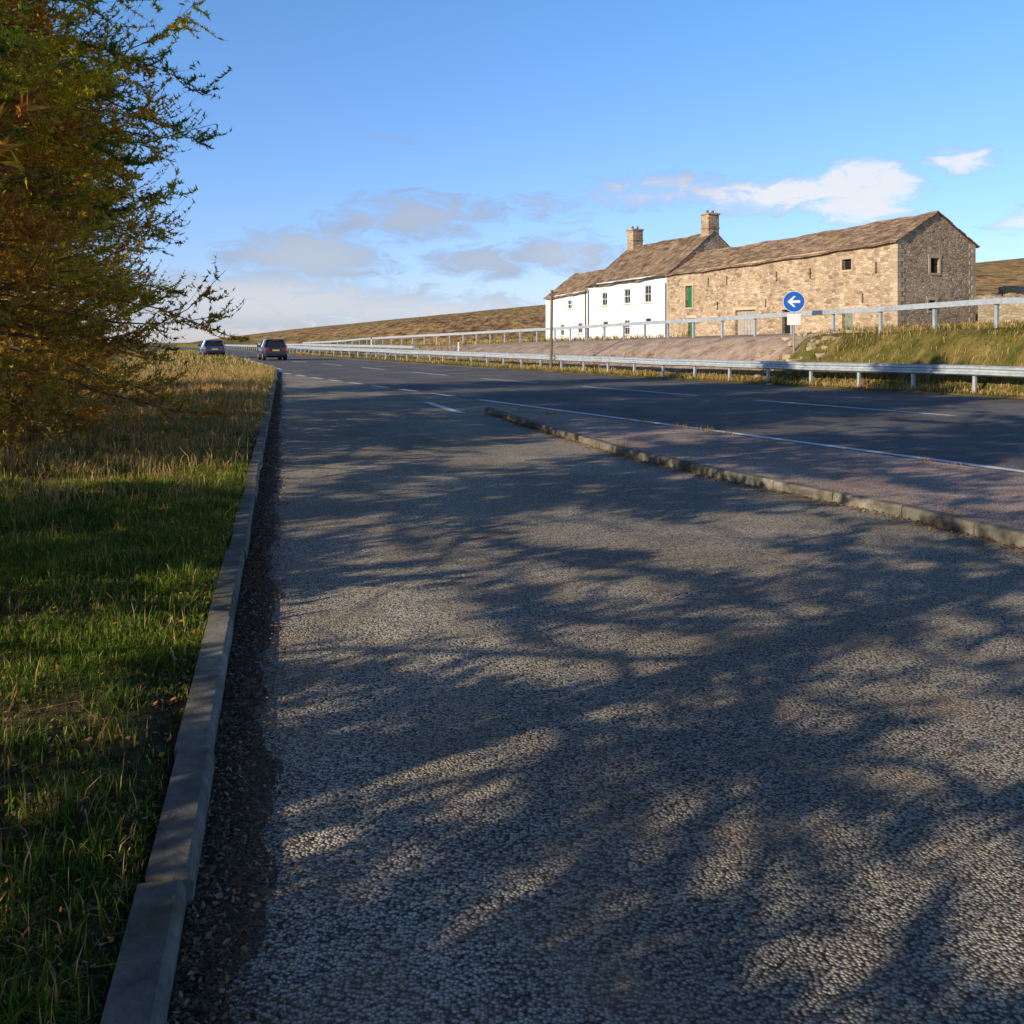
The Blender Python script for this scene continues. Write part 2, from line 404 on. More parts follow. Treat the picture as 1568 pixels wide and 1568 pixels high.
y=9+31*rng.uniform(0,1,520)**.8; l=.4+rng.uniform(0,1,520)*(.28*y-.5); tufts(np.stack([kl(y)-l,y],1),34,.26,.011,.85,.6,.18)
y=rng.uniform(17,50,280); l=rng.uniform(.2,2.4,280); tufts(np.stack([kl(y)-l,y],1),28,.34,.014,.88,.4)
y=rng.uniform(2,14,190); l=.1+rng.uniform(0,1,190)*(.28*y-.3); tufts(np.stack([kl(y)-.13-l,y],1),45,.12,.006,.25,.85,.07)
G.obj('verge_grass',M_grass)
G=VegAcc()
def bank(n,y0,y1,p0,p1,h,w,dry,qmax=None):
    y=rng.uniform(y0,y1,n); pp=rng.uniform(p0,p1,n); x=Rr(y)+pp/.894
    q_=-.447*x+.894*y+wob(x,y,.7)*1.2; k=rng.uniform(0,1,n)<np.clip(.6+wob(x,y,1.5),.1,1)
    if qmax: k&=q_<qmax
    x,y=x[k],y[k]
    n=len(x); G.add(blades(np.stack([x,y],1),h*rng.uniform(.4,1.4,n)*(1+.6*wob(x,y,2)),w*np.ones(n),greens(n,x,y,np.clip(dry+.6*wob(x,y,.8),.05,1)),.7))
bank(40000,24,50,1.0,13,.26,.028,.55,32.3)
bank(17000,24,75,.25,1.8,.2,.028,.6)
bank(8000,50,110,.4,3.5,.25,.05,.7)
bank(9000,45,110,24,40,.35,.08,.85)
bank(6000,75,125,4,22,.3,.08,.8)
G.obj('bank_grass',M_grass)
G=VegAcc()
zi=lambda x,y:base(y)+.06
for _ in range(60):
    yv=rng.uniform(4,22.4); xx=xf(yv)+rng.choice([-.09,.05],p=[.8,.2])
    if rng.uniform()<.18: xx=xn(yv)+.14
    k=int(rng.uniform(15,60)); c=np.stack([rng.normal(xx,.035,k),rng.normal(yv,.12,k)],1)
    gcol=np.tile(np.array([.6,.36,.1])*rng.uniform(.6,1.1),(k,1))*rng.uniform(.6,1.3,(k,1))
    G.add(blades(c,rng.uniform(.04,.13)*rng.uniform(.5,1.3,k),.007*np.ones(k),gcol,.5,zi))
G.obj('island_weeds',M_grass)

def leaves(xy,z,size,pal):
    n=len(xy); th=rng.uniform(0,6.28,n); s=size*rng.uniform(.5,1.4,n)
    a=np.stack([np.cos(th)*s,np.sin(th)*s,rng.normal(0,.3,n)*s],1); b=np.stack([-np.sin(th)*s*.5,np.cos(th)*s*.5,rng.normal(0,.25,n)*s],1)
    c=np.stack([xy[:,0],xy[:,1],z+.004+rng.uniform(0,.01,n)],1); up=np.array([0,0,1])*s[:,None]*.25
    v=np.stack([c-a,c-b,c+a+up,c+b],1).reshape(-1,3)
    pc=np.array(pal)[rng.integers(0,len(pal),n)]*rng.uniform(.5,1.3,n)[:,None]
    i=np.arange(n)[:,None]*4; return v,i+np.array([[0,1,2]]),i+np.array([[0,2,3]]),np.repeat(pc,4,0)
LV=[];LF=[];LC=[];n0=0
def addl(r):
    global n0
    LV.append(r[0]);LF.append(r[1]+n0);LF.append(r[2]+n0);LC.append(r[3]);n0+=len(r[0])
pal=[(.22,.12,.065),(.30,.17,.08),(.10,.065,.045),(.42,.27,.15),(.17,.10,.065)]
y=rng.uniform(1.5,9,11000);x=kl(y)+np.abs(rng.normal(0,.11,11000))+.005; addl(leaves(np.stack([x,y],1),.006,.010,pal))
y=rng.uniform(9,40,8000);x=kl(y)+np.abs(rng.normal(0,.12,8000)); addl(leaves(np.stack([x,y],1),.006,.016,pal))
y=rng.uniform(1.5,12,900);x=kl(y)+rng.uniform(0,1.6,900)**2; addl(leaves(np.stack([x,y],1),.004,.008,pal))
y=rng.uniform(1.8,14,3600);x=kl(y)-.16-rng.uniform(0,1,3600)**1.2*(.3*y); addl(leaves(np.stack([x,y],1),gz(x,y)+.02,.012,pal+[(.6,.24,.05)]))
y=rng.uniform(3,22.5,3000);x=np.array([xn(t) for t in y])-np.abs(rng.normal(0,.09,3000))-.005; addl(leaves(np.stack([x,y],1),.004,.014,pal+[(.5,.25,.1)]))
np_mesh('leaf_litter',np.concatenate(LV),[(np.concatenate(LF),0)],[M_litter],np.concatenate(LC))

# ------------------------------------------------------------------ larch trees
def tubes(P,R,m=4):
    Nn,K,_=P.shape; T=np.gradient(P,axis=1); T/=np.linalg.norm(T,axis=2,keepdims=True)+1e-9
    ref=np.array([.31,.17,.93]); A=np.cross(T,ref); A/=np.linalg.norm(A,axis=2,keepdims=True)+1e-9; B=np.cross(T,A)
    an=np.arange(m)*2*np.pi/m
    V=P[:,:,None,:]+R[:,:,None,None]*(A[:,:,None,:]*np.cos(an)[None,None,:,None]+B[:,:,None,:]*np.sin(an)[None,None,:,None])
    idx=np.arange(Nn*K*m).reshape(Nn,K,m); nx=np.roll(idx,-1,2)
    F=np.stack([idx[:,:-1],nx[:,:-1],nx[:,1:],idx[:,1:]],-1).reshape(-1,4)
    return V.reshape(-1,3),F
def larch(seed,H=10.0,Rm=3.2,nb=120,ntw=15,ntf=15,zmin=.3,low=1.0,size=1.0,clump=0,warm=.6):
    r=np.random.default_rng(seed)
    zs=np.linspace(-.2,H,12); tr=np.stack([np.cumsum(r.normal(0,.05,12)),np.cumsum(r.normal(0,.05,12)),zs],1)[None]
    v0,f0=tubes(tr,np.linspace(.15,.015,12)[None],8)
    z0=np.sort(zmin+(H*.97-zmin)*r.uniform(0,1,nb)**(.9 if not clump else 1.15)); hz=z0/H
    prof=np.interp(hz,[0,.06,.25,.68,.86,1],[.88*low,1.0*low,1.0,.92,.55,.08])
    ln=Rm*prof*r.uniform(.5,1.15,nb); az=np.arange(nb)*2.399+r.normal(0,.4,nb)
    t=np.linspace(0,1,8); rise=r.uniform(-.1,.3,nb)
    out=t[None]*ln[:,None]
    zz=z0[:,None]+ln[:,None]*(rise[:,None]*t-.6*t**2+.55*t**3*r.uniform(.3,1.6,nb)[:,None])
    side=r.normal(0,.2,nb)[:,None]*ln[:,None]*t**2
    ca,sa=np.cos(az)[:,None],np.sin(az)[:,None]
    cx_=np.interp(z0,zs,tr[0,:,0])[:,None]; cy_=np.interp(z0,zs,tr[0,:,1])[:,None]
    B=np.stack([cx_+out*ca-side*sa,cy_+out*sa+side*ca,np.maximum(zz,.12)],-1)
    B[:,1:]+=r.normal(0,.035,B[:,1:].shape)
    rb=(.006+.0065*ln)[:,None]*(1-t*.88)[None]
    v1,f1=tubes(B,rb,4)
    tt=r.uniform(.1,1,(nb,ntw))**.75; ii=tt*7; i0=np.clip(ii.astype(int),0,6); fr=(ii-i0)[...,None]
    bi=np.arange(nb)[:,None]
    S=B[bi,i0]*(1-fr)+B[bi,i0+1]*fr
    ta=az[:,None]+r.choice([-1,1],(nb,ntw))*r.uniform(.1,1.3,(nb,ntw))
    tl=np.minimum(.25+.26*ln[:,None]*(1.1-tt*.7),.95)*r.uniform(.45,1.3,(nb,ntw))
    u=np.linspace(0,1,5)
    dz=r.uniform(-.6,.4,(nb,ntw)); cv=r.uniform(.05,.8,(nb,ntw))
    if clump: dz*=.35; cv*=.35
    TP=np.stack([S[...,0,None]+np.cos(ta)[...,None]*tl[...,None]*u*.9,
                 S[...,1,None]+np.sin(ta)[...,None]*tl[...,None]*u*.9,
                 S[...,2,None]+tl[...,None]*(dz[...,None]*u+cv[...,None]*u**2.2)-.1*u*tl[...,None]],-1).reshape(-1,5,3)
    TP[:,1:]+=r.normal(0,.015,TP[:,1:].shape)
    TP[...,2]=np.maximum(TP[...,2],.08)
    v2,f2=tubes(TP,np.tile(np.array([.006,.005,.0042,.003,.0018]),(len(TP),1)),3)
    nt=len(TP); uu=r.uniform(.0,1,(nt,ntf)); k=uu*4; k0=np.clip(k.astype(int),0,3); kf=(k-k0)[...,None]; ti=np.arange(nt)[:,None]
    C=(TP[ti,k0]*(1-kf)+TP[ti,k0+1]*kf)
    pal=np.array([[.95,.60,.04],[.95,.76,.06],[.75,.34,.05],[.26,.36,.035],[.70,.80,.06],[.95,.50,.04]])
    pb=pal[r.choice(len(pal),nb,p=[.2,.22,.13,.17,.19,.09])]
    keepb=r.uniform(.35,1,nb)
    if clump: keepb=np.where(r.uniform(0,1,nb)<clump,r.uniform(.75,1,nb),r.uniform(0,.08,nb))
    mixl=np.clip(.9-hz*2.2,0,warm)[:,None]
    pb=pb*(1-mixl)+np.array([.82,.42,.07])*mixl
    ct=np.repeat(pb,ntw,0); kt=np.repeat(keepb,ntw)
    kp=(r.uniform(0,1,(nt,ntf))<kt[:,None]*(1.1-.6*uu**3)); C=C[kp]; cc=np.repeat(ct[:,None,:],ntf,1)[kp]
    n=len(C); NL=2
    C=np.repeat(C,NL,0); cc=np.minimum(np.repeat(cc,NL,0)*r.uniform(.55,1.15,(n*NL,1)),.95); n*=NL
    d=r.normal(0,1,(n,3)); d[:,2]+=.4; d/=np.linalg.norm(d,axis=1,keepdims=True)
    e=np.cross(d,r.normal(0,1,(n,3))); e/=np.linalg.norm(e,axis=1,keepdims=True)+1e-9
    L_=r.uniform(.05,.10,(n,1))*size; W_=r.uniform(.011,.018,(n,1))*size
    v3=np.stack([C-e*W_-d*L_*.3,C+e*W_,C+d*L_],1).reshape(-1,3); f3=np.arange(n*3).reshape(-1,3)
    a=len(v0);b=a+len(v1);c=b+len(v2)
    V_=np.concatenate([v0,v1,v2,v3]); colv=np.ones((len(V_),3))*.1; colv[c:]=np.repeat(cc,3,0)
    return np_mesh('larch_tree',V_,[(f0,0),(f1+a,0),(f2+b,0),(f3+c,1)],[M_bark,M_leaf],colv,onlymesh=True)
meshes=[larch(11,11,3.7,340,26,26,size=1.12),larch(23,10,3.3,290,24,24,size=1.12),larch(5,10,3.5,150,26,15,.25,1.0,1.7,.42)]
def put(mi,x,y,rz,s=1):
    o=bpy.data.objects.new('larch_tree',meshes[mi]); o.location=(x,y,float(gz(x,y))-.05); o.rotation_euler=(0,0,rz); o.scale=(s,s,s); link(o)
put(0,-8.8,15.6,.4,1.0); put(1,-9.6,10.8,1.9,1.0); put(1,-11.2,21.5,3.3,1.03); put(0,-13.4,28.5,5.0,.85); put(1,-13.6,18.0,4.1,1.05)
put(2,-7.2,5.2,2.2); put(2,-6.0,-.6,.3,.95); put(2,-4.8,-5.4,4.0); put(2,-3.8,-10.5,1.1,1.05); put(2,-2.4,-16,5.6); put(2,-11.5,1.5,3.1)

# ------------------------------------------------------------------ buildings  (local x = depth, y = along facade away from camera)
ANG=math.atan2(.4543,.8908); ORG=(23.4,61.0,0)
def wall_open(mb,axis,fix,a0,a1,zlo,top,ops,depth,sign,mat,colr=(1,1,1)):
    As=sorted(set([a0,a1]+[o[0] for o in ops]+[o[1] for o in ops]+list(np.arange(a0+2,a1-1,2.0))))
    Zs=sorted(set([zlo]+[o[2] for o in ops]+[o[3] for o in ops]))+['top']
    P=lambda a,z,d=0:((fix+sign*d,a,z) if axis=='y' else (a,fix+sign*d,z))
    zz=lambda a,z: top(a) if z=='top' else z
    for i in range(len(As)-1):
        for j in range(len(Zs)-1):
            am=(As[i]+As[i+1])/2; 
            if Zs[j+1]!='top':
                zm=(Zs[j]+Zs[j+1])/2
                if any(o[0]<am<o[1] and o[2]<zm<o[3] for o in ops): continue
            mb.add([P(As[i],zz(As[i],Zs[j])),P(As[i+1],zz(As[i+1],Zs[j])),P(As[i+1],zz(As[i+1],Zs[j+1])),P(As[i],zz(As[i],Zs[j+1]))],[(0,1,2,3)],mat,colr)
    for o in ops:
        for (p,q_) in (((o[0],o[2]),(o[1],o[2])),((o[1],o[2]),(o[1],o[3])),((o[1],o[3]),(o[0],o[3])),((o[0],o[3]),(o[0],o[2]))):
            mb.add([P(*p),P(*q_),P(*q_,depth),P(*p,depth)],[(0,1,2,3)],mat,colr)
def slates(name,parent,y0,y1,xe,xr,ze,zr,courses,over=.25,seed=1,wmean=.55,dark=1.0):
    r=np.random.default_rng(seed); mb=MB()
    sag=lambda y:-.10*math.sin(math.pi*(y-y0)/(y1-y0))+.04*math.sin(y*1.1+seed)+.025*math.sin(y*2.9)
    ex_=xe-(xr-xe)/abs(xr-xe)*over
    def pt(f,y,dz=0):
        x=ex_+(xr-ex_)*f; z0=ze(y)-(zr(y)-ze(y))*over/abs(xr-xe); return (x,y,z0+(zr(y)-z0)*f+sag(y)+dz)
    yy=np.linspace(y0,y1,25)
    for a,b in zip(yy[:-1],yy[1:]): mb.add([pt(0,a,-.03),pt(0,b,-.03),pt(1,b,-.03),pt(1,a,-.03)],[(0,1,2,3)],0,(.4,.4,.4))
    hs=np.linspace(1.25,.8,courses); fs=np.concatenate([[0],np.cumsum(hs)])/hs.sum()
    for c in range(courses):
        y=y0-r.uniform(0,.1)
        while y<y1:
            w=wmean*r.uniform(.6,1.5); b=min(y+w,y1+.04); g=r.uniform(.6,1.25)*dark; th=r.uniform(.03,.065); j=r.uniform(-.01,.012)
            k=(g*r.uniform(.95,1.08),g,g*r.uniform(.85,1.05))
            f0=fs[c]+j; f1=min(fs[c+1]+.02,1.0); a_=y+.008; b_=b-.008
            if b_-a_>.05 and r.uniform()>.008:
                v=[pt(f0,a_,-.01),pt(f0,b_,-.01),pt(f1,b_,-.01),pt(f1,a_,-.01),pt(f0,a_,th),pt(f0,b_,th),pt(f1,b_,.012),pt(f1,a_,.012)]
                mb.add(v,[(0,1,2,3)[::-1],(4,5,6,7),(0,1,5,4),(1,2,6,5),(2,3,7,6),(3,0,4,7)],0,k)
            y=b
    mb.obj(name,[M_slate],parent); return pt
def ridge_tiles(parent,y0,y1,ptf):
    mb=MB(); y=y0
    while y<y1-.05:
        b=min(y+.6,y1); a=ptf(1,y,.03);c=ptf(1,b,.03); w=.17
        g=rng.uniform(.8,1.2)
        mb.add([(a[0]-w,a[1]+.01,a[2]-.08),(a[0],a[1]+.01,a[2]+.05),(a[0]+w,a[1]+.01,a[2]-.08),(c[0]-w,c[1]-.01,c[2]-.08),(c[0],c[1]-.01,c[2]+.05),(c[0]+w,c[1]-.01,c[2]-.08)],
               [(0,1,4,3),(1,2,5,4),(0,2,1),(3,4,5)],0,(g,g,g)); y=b
    mb.obj('ridge_tiles',[M_slate],parent)
def leaf_panel(mb,axis,fix,o,mat):
    a0,a1,z0,z1=o
    if axis=='y': mb.add([(fix,a0,z0),(fix,a1,z0),(fix,a1,z1),(fix,a0,z1)],[(0,1,2,3)],mat)
    else: mb.add([(a0,fix,z0),(a1,fix,z0),(a1,fix,z1),(a0,fix,z1)],[(0,1,2,3)],mat)

barn=empty('stone_barn',ORG,ANG)
W=6.9; L1=23.6
ev=lambda s:7.86-.028*s; rg=lambda s:ev(s)+1.9
ops=[(20.3,21.15,4.4,6.1,'g'),(19.9,20.85,1.75,3.55,'g'),(12.9,15.1,1.7,4.0,'d'),(3.7,4.5,6.3,6.98,'k'),(3.6,4.5,2.1,3.75,'g2'),(9.1,10.1,1.9,3.9,'k')]
slots=[(1.6,1.75),(7.3,7.45),(10.6,10.75),(16.0,16.15),(18.2,18.35)]
ops+= [(a,b,5.9,6.6,'k') for a,b in slots]+[(a+1.1,b+1.1,4.1,4.7,'k') for a,b in slots[:4]]
mb=MB()
wall_open(mb,'y',0,0,L1,.8,ev,[o[:4] for o in ops],.28,1,0)
gops=[(2.85,3.6,5.94,6.87,'k'),(2.7,3.3,3.6,4.25,'k')]
wall_open(mb,'x',0,0,W,.8,lambda x:ev(0),[o[:4] for o in gops],.35,1,0)
mb.add([(0,0,ev(0)),(W,0,ev(0)),(W/2,0,rg(0)+.05)],[(0,1,2)],0)
mb.add([(W,0,.8),(W,L1,.8),(W,L1,ev(L1)),(W,0,ev(0))],[(0,1,2,3)],0)
mb.obj('walls',[M_stone],barn)
mb=MB()
for o in ops:
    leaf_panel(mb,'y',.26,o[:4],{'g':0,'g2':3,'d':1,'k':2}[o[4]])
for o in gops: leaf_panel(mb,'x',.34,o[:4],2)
for k in range(6):
    a=12.95+k*.36; mb.box(.225,.255,a,a+.33,1.75,3.95,1)
for (a,b,z0,z1) in ((20.34,21.1,4.45,6.05),(19.95,20.8,1.8,3.5)):
    for k in range(4):
        w_=(b-a)/4; mb.box(.22,.255,a+k*w_,a+(k+1)*w_-.02,z0,z1,0)
mb.obj('doors',[M_green,M_greyd,M_dark,M_fadedgreen],barn)
mb=MB()
def surround(a0,a1,z0,z1,axis='y',fix=0,jam=True,t=.16):
    P=(lambda aa,ab,za,zb:mb.box(fix-.035,fix+.12,aa,ab,za,zb,0,(rng.uniform(.8,1.2),)*3)) if axis=='y' else (lambda aa,ab,za,zb:mb.box(aa,ab,fix-.035,fix+.12,za,zb,0,(rng.uniform(.8,1.2),)*3))
    P(a0-.22,a1+.22,z1+.003,z1+.22)
    if jam:
        P(a0-.14,a1+.14,z0-.13,z0-.003); P(a0-t,a0-.003,z0,z1); P(a1+.003,a1+t,z0,z1)
for o in ops:
    if o[1]-o[0]>.3: surround(*o[:4],jam=o[2]>2.2)
surround(*gops[0][:4],axis='x'); surround(*gops[1][:4],axis='x')
z=1.2;k=0
while z<7.7:
    h=rng.uniform(.24,.34); g=rng.uniform(.8,1.15); l1,l2=(.55,.3) if k%2 else (.3,.55)
    mb.box(-.03,l2,-.03,l1,z,z+h-.015,0,(g,g*.98,g*.95)); 
    mb.box(W-l2,W+.03,-.03,l1,z,z+h-.015,0,(g,g*.98,g*.95)); z+=h;k+=1
mb.obj('quoins_and_lintels',[M_quoin],barn)
pf=slates('roof_front',barn,-.12,L1+.0,0,W/2,ev,rg,13,seed=3)
slates('roof_back',barn,-.12,L1,W,W/2,ev,rg,13,seed=4)
ridge_tiles(barn,-.1,L1,pf)
house=empty('white_farmhouse',ORG,ANG)
HD=9.6; y0=L1+.02; y1=36.0
ev2=lambda s:7.25-.022*(s-23.6); rg2=lambda s:10.95-.02*(s-23.6)
wins=[(25.9,26.9,5.0,6.45,'w'),(29.0,30.0,5.0,6.3,'w'),(32.7,33.65,4.95,6.15,'w'),(25.9,26.8,1.6,3.7,'d'),(29.1,30.0,2.3,3.6,'w'),(32.6,33.5,1.5,3.55,'d')]
mb=MB()
wall_open(mb,'y',0,y0,y1,.6,ev2,[o[:4] for o in wins],.16,1,0)
mb.add([(0,y0,ev(L1)-.1),(HD,y0,.8),(HD,y0,ev2(y0)),(HD/2,y0,rg2(y0)),(0,y0,ev2(y0))],[(0,1,2,3,4)],1)
mb.add([(HD,y0,.8),(HD,y1,.6),(HD,y1,ev2(y1)),(HD,y0,ev2(y0))],[(0,1,2,3)],1)
mb.add([(0,y1,.6),(HD,y1,.6),(HD,y1,ev2(y1)),(HD/2,y1,rg2(y1)),(0,y1,ev2(y1))],[(0,1,2,3,4)],0)
ev3=lambda s:6.5-.045*(s-36); rg3=lambda s:8.75-.02*(s-36); y2=44.1; HD3=6.8
wins3=[(37.0,37.9,2.5,3.5,'w'),(39.0,39.8,4.85,5.7,'w'),(40.4,41.2,2.3,3.4,'w')]
wall_open(mb,'y',.0,y1+.01,y2,.5,ev3,[o[:4] for o in wins3],.16,1,0)
mb.add([(0,y2,.5),(HD3,y2,.5),(HD3,y2,ev3(y2)),(HD3/2,y2,rg3(y2)),(0,y2,ev3(y2))],[(0,1,2,3,4)],0)
mb.add([(HD3,y1,.6),(HD3,y2,.6),(HD3,y2,ev3(y2)),(HD3,y1,ev3(y1))],[(0,1,2,3)],1)
mb.obj('walls',[M_white,M_stone],house)
mb=MB()
for o in wins+wins3:
    a0,a1,z0,z1,k=o
    leaf_panel(mb,'y',.14,o[:4],0 if k=='w' else 1)
    if k=='d': mb.box(.09,.135,a0+.02,a1-.02,z0,z1-.5,2)
    f=.07
    for (p_,q_,r_,s_) in ((a0,a0+f,z0,z1),(a1-f,a1,z0,z1),(a0+f,a1-f,z0,z0+f),(a0+f,a1-f,z1-f,z1)): mb.box(.07,.13,p_,q_,r_,s_,2)
    if k=='w':
        am=(a0+a1)/2; zm=(z0+z1)/2; mb.box(.09,.125,a0+f,a1-f,zm-.03,zm+.03,2); mb.box(.095,.12,am-.02,am+.02,z0+f,zm-.03,2); mb.box(.095,.12,am-.02,am+.02,zm+.03,z1-f,2)
    mb.box(-.07,.05,a0-.1,a1+.1,z0-.12,z0-.005,3,(1.2,1.2,1.2))
mb.obj('windows',[M_glass,M_dark,M_frame,M_quoin],house)
pf=slates('roof_front',house,y0-.05,y1+.1,0,HD/2,ev2,rg2,17,seed=6,dark=.88)
slates('roof_back',house,y0-.05,y1+.1,HD,HD/2,ev2,rg2,17,seed=7); ridge_tiles(house,y0,y1,pf)
pf=slates('low_roof_front',house,y1+.12,y2+.12,0,HD3/2,ev3,rg3,12,seed=8)
slates('low_roof_back',house,y1+.12,y2+.12,HD3,HD3/2,ev3,rg3,12,seed=9); ridge_tiles(house,y1+.12,y2,pf)
mb=MB()
for (yc,zt) in ((y0+.55,12.35),(y1-.6,12.15)):
    xc=HD/2; mb.box(xc-.55,xc+.55,yc-.5,yc+.5,9.6,zt,0); mb.box(xc-.63,xc+.63,yc-.58,yc+.58,zt+.002,zt+.13,0)
    mb.box(xc-.6,xc+.6,yc-.55,yc+.55,11.2,11.3,0)
    for k in (-.28,.28): mb.cyl((xc+k,yc,zt+.13),(xc+k,yc,zt+.42),.12,.1,10,1)
mb.obj('chimneys',[M_stone,M_wood],house)
mb=MB()
for yy in (y0+.1,y1-.15,y1+.35): mb.cyl((-.08,yy,1.2),(-.08,yy,6.5),.045,.045,8,0)
mb.extrude([(-.22,y0,ev2(y0)-.2),(-.22,y1,ev2(y1)-.2)],[(-.06,-.05),(.06,-.05),(.06,.05),(-.06,.05)])
mb.obj('gutters_and_downpipes',[M_trim],house)

def dswall(pts,h,w=.5,ruin=0,seed=0,name='dry_stone_wall'):
    r=np.random.default_rng(seed); P=resample(pts,.4)
    hh=h*(1+r.normal(0,.05,len(P)))
    if ruin: hh*=np.clip(1-ruin*np.abs(np.interp(np.arange(len(P)),np.arange(0,len(P)+6,6),r.normal(0,.6,len(np.arange(0,len(P)+6,6))))),.35,1)
    mb=MB(); rings=[]
    for i,(x,y) in enumerate(P):
        a=P[max(i-1,0)];b=P[min(i+1,len(P)-1)];d=(b-a)/np.linalg.norm(b-a);nn=np.array([d[1],-d[0]]); z=float(gz(x,y))
        ring=[]
        for o,zf in ((-w/2,-.3),(-w/2*.95,.33),(-w/2*.8,.66),(-w/2*.65,1),(w/2*.65,1),(w/2*.8,.66),(w/2*.95,.33),(w/2,-.3)):
            jj=r.normal(0,.03,2); ring.append((x+nn[0]*(o+jj[0]),y+nn[1]*(o+jj[0]),z+(hh[i]*zf if zf>0 else -.3)+jj[1]))
        rings.append(ring)
    v=[p_ for rg_ in rings for p_ in rg_]; f=[]
    for i in range(len(rings)-1):
        for j in range(7): f.append((i*8+j,i*8+j+1,(i+1)*8+j+1,(i+1)*8+j))
    f+= [tuple(range(8)),tuple(range((len(rings)-1)*8,len(rings)*8))]
    mb.add(v,f)
    for i in range(len(P)-1):
        for t in (0,.33,.66):
            x=P[i][0]*(1-t)+P[i+1][0]*t; y=P[i][1]*(1-t)+P[i+1][1]*t; z=float(gz(x,y))+hh[i]-.03; s=r.uniform(.06,.13)
            mb.box(x-.2,x+.2,y-s,y+s*.6,z,z+r.uniform(.1,.24),0)
    mb.obj(name,[M_drystone])
dswall([(28.9,62.3),(36,58.2),(52,50)],1.75,seed=1)
dswall([(31.5,66.5),(40,72),(50,75),(75,82)],2.1,.6,ruin=.45,seed=2)

# ------------------------------------------------------------------ barriers
def barrier_w(path,name):
    P=resample(path,2.35); mb=MB()
    pr=[(-.04,.46),(.05,.50),(.05,.56),(-.03,.60),(-.03,.64),(.05,.68),(.05,.74),(-.04,.78),(-.052,.78),(.036,.735),(.036,.685),(-.042,.645),(-.042,.595),(.036,.555),(.036,.505),(-.052,.46)]
    pr=[(-o,z) for o,z in pr][::-1]
    pth=[(x,y,float(base(y))+.12+rng.normal(0,.008)) for x,y in P]
    mb.extrude(pth,pr)
    for i,(x,y) in enumerate(P):
        a=P[max(i-1,0)];b=P[min(i+1,len(P)-1)];d=(b-a)/np.linalg.norm(b-a); nx_=np.array([d[1],-d[0]])
        c=np.array([x,y])+nx_*.14; z=float(base(y)); 
        mb.extrude([(c[0]-d[0]*.05,c[1]-d[1]*.05,z),(c[0]+d[0]*.05,c[1]+d[1]*.05,z)],[(-.045,-.2),(.045,-.2),(.045,.88),(-.045,.88)])
        mb.extrude([(c[0]-d[0]*.07,c[1]-d[1]*.07,z),(c[0]+d[0]*.07,c[1]+d[1]*.07,z)],[(-.10,.60),(-.05,.60),(-.05,.86),(-.10,.86)])
    mb.obj(name,[M_galv])
barrier_w([(float(Rr(y))+.75,y) for y in list(range(14,101,3))+[110,125,140,160,180,200]],'crash_barrier')
def barrier_box(path,name):
    P=resample(path,2.8); mb=MB()
    zt=[float(gz(x,y)) for x,y in P]; zs=np.convolve(np.pad(zt,1,'edge'),[.25,.5,.25],'valid')
    mb.extrude([(x,y,z) for (x,y),z in zip(P,zs)],[(-.05,.80),(.05,.80),(.05,.99),(-.05,.99)])
    for i,((x,y),z) in enumerate(zip(P,zs)):
        a=P[max(i-1,0)];b=P[min(i+1,len(P)-1)];d=(b-a)/np.linalg.norm(b-a)
        mb.extrude([(x-d[0]*.055,y-d[1]*.055,z),(x+d[0]*.055,y+d[1]*.055,z)],[(.053,-.4),(.15,-.4),(.15,1.0),(.053,1.0)])
    mb.obj(name,[M_galv])
barrier_box([(20.5,20),(15.7,34),(9.8,50),(3,70),(-4,85),(-12,100),(-19,115),(-27,130)],'crash_barrier')
barrier_box([(float(Rr(y))+2.6,y) for y in (78,90,100,115,130,150)],'crash_barrier')

sx,sy=11.5,41.0; sz=float(gz(sx,sy))
e=empty('keep_left_sign',(sx,sy,sz),-.27)
mb=MB(); top=3.75-sz
mb.cyl((0,0,-.3),(0,0,top),.038,.038,12); mb.obj('post',[M_grey],e)
zc=3.28-sz; mb=MB(); mb.cyl((0,-.06,zc),(0,-.045,zc),.43,.43,40); mb.obj('disc_border',[M_signw],e)
mb=MB(); mb.cyl((0,-.065,zc),(0,-.0615,zc),.41,.41,40); mb.obj('disc_face',[M_blue],e)
mb=MB(); A=[(-.3,0),(-.02,.26),(.09,.26),(-.08,.065),(.29,.065),(.29,-.065),(-.08,-.065),(.09,-.26),(-.02,-.26)]
mb.add([(x*.85,-.069,zc+z_*.85) for x,z_ in A],[(0,1,2,3,6,7,8),(3,4,5,6)]); mb.obj('arrow',[M_signw],e)
mb=MB(); mb.box(-.27,.27,-.06,-.045,zc-.95,zc-.5); mb.obj('plate',[M_signw],e)
mb=MB(); mb.box(-.05,.05,-.045,.04,zc-.03,zc+.03); mb.box(-.05,.05,-.045,.04,zc-.75,zc-.7); mb.obj('clamps',[M_grey],e)
mb=MB(); mb.cyl((2.1,54.2,-.3),(2.15,54.2,4.45),.085,.07,10); mb.box(2.0,2.3,54.1,54.3,4.1,4.25); mb.obj('wooden_post',[M_wood])
for (x,y) in ((-14.0,100),(-31.5,104),(-4.0,75)):
    mb=MB(); zz=float(gz(x,y)); mb.box(x-.06,x+.06,y-.04,y+.04,zz-.2,zz+.85,0); mb.box(x-.065,x+.065,y-.045,y+.045,zz+.85,zz+1.05,1); mb.obj('marker_post',[M_signw,M_red])
r=np.random.default_rng(9); mb=MB()
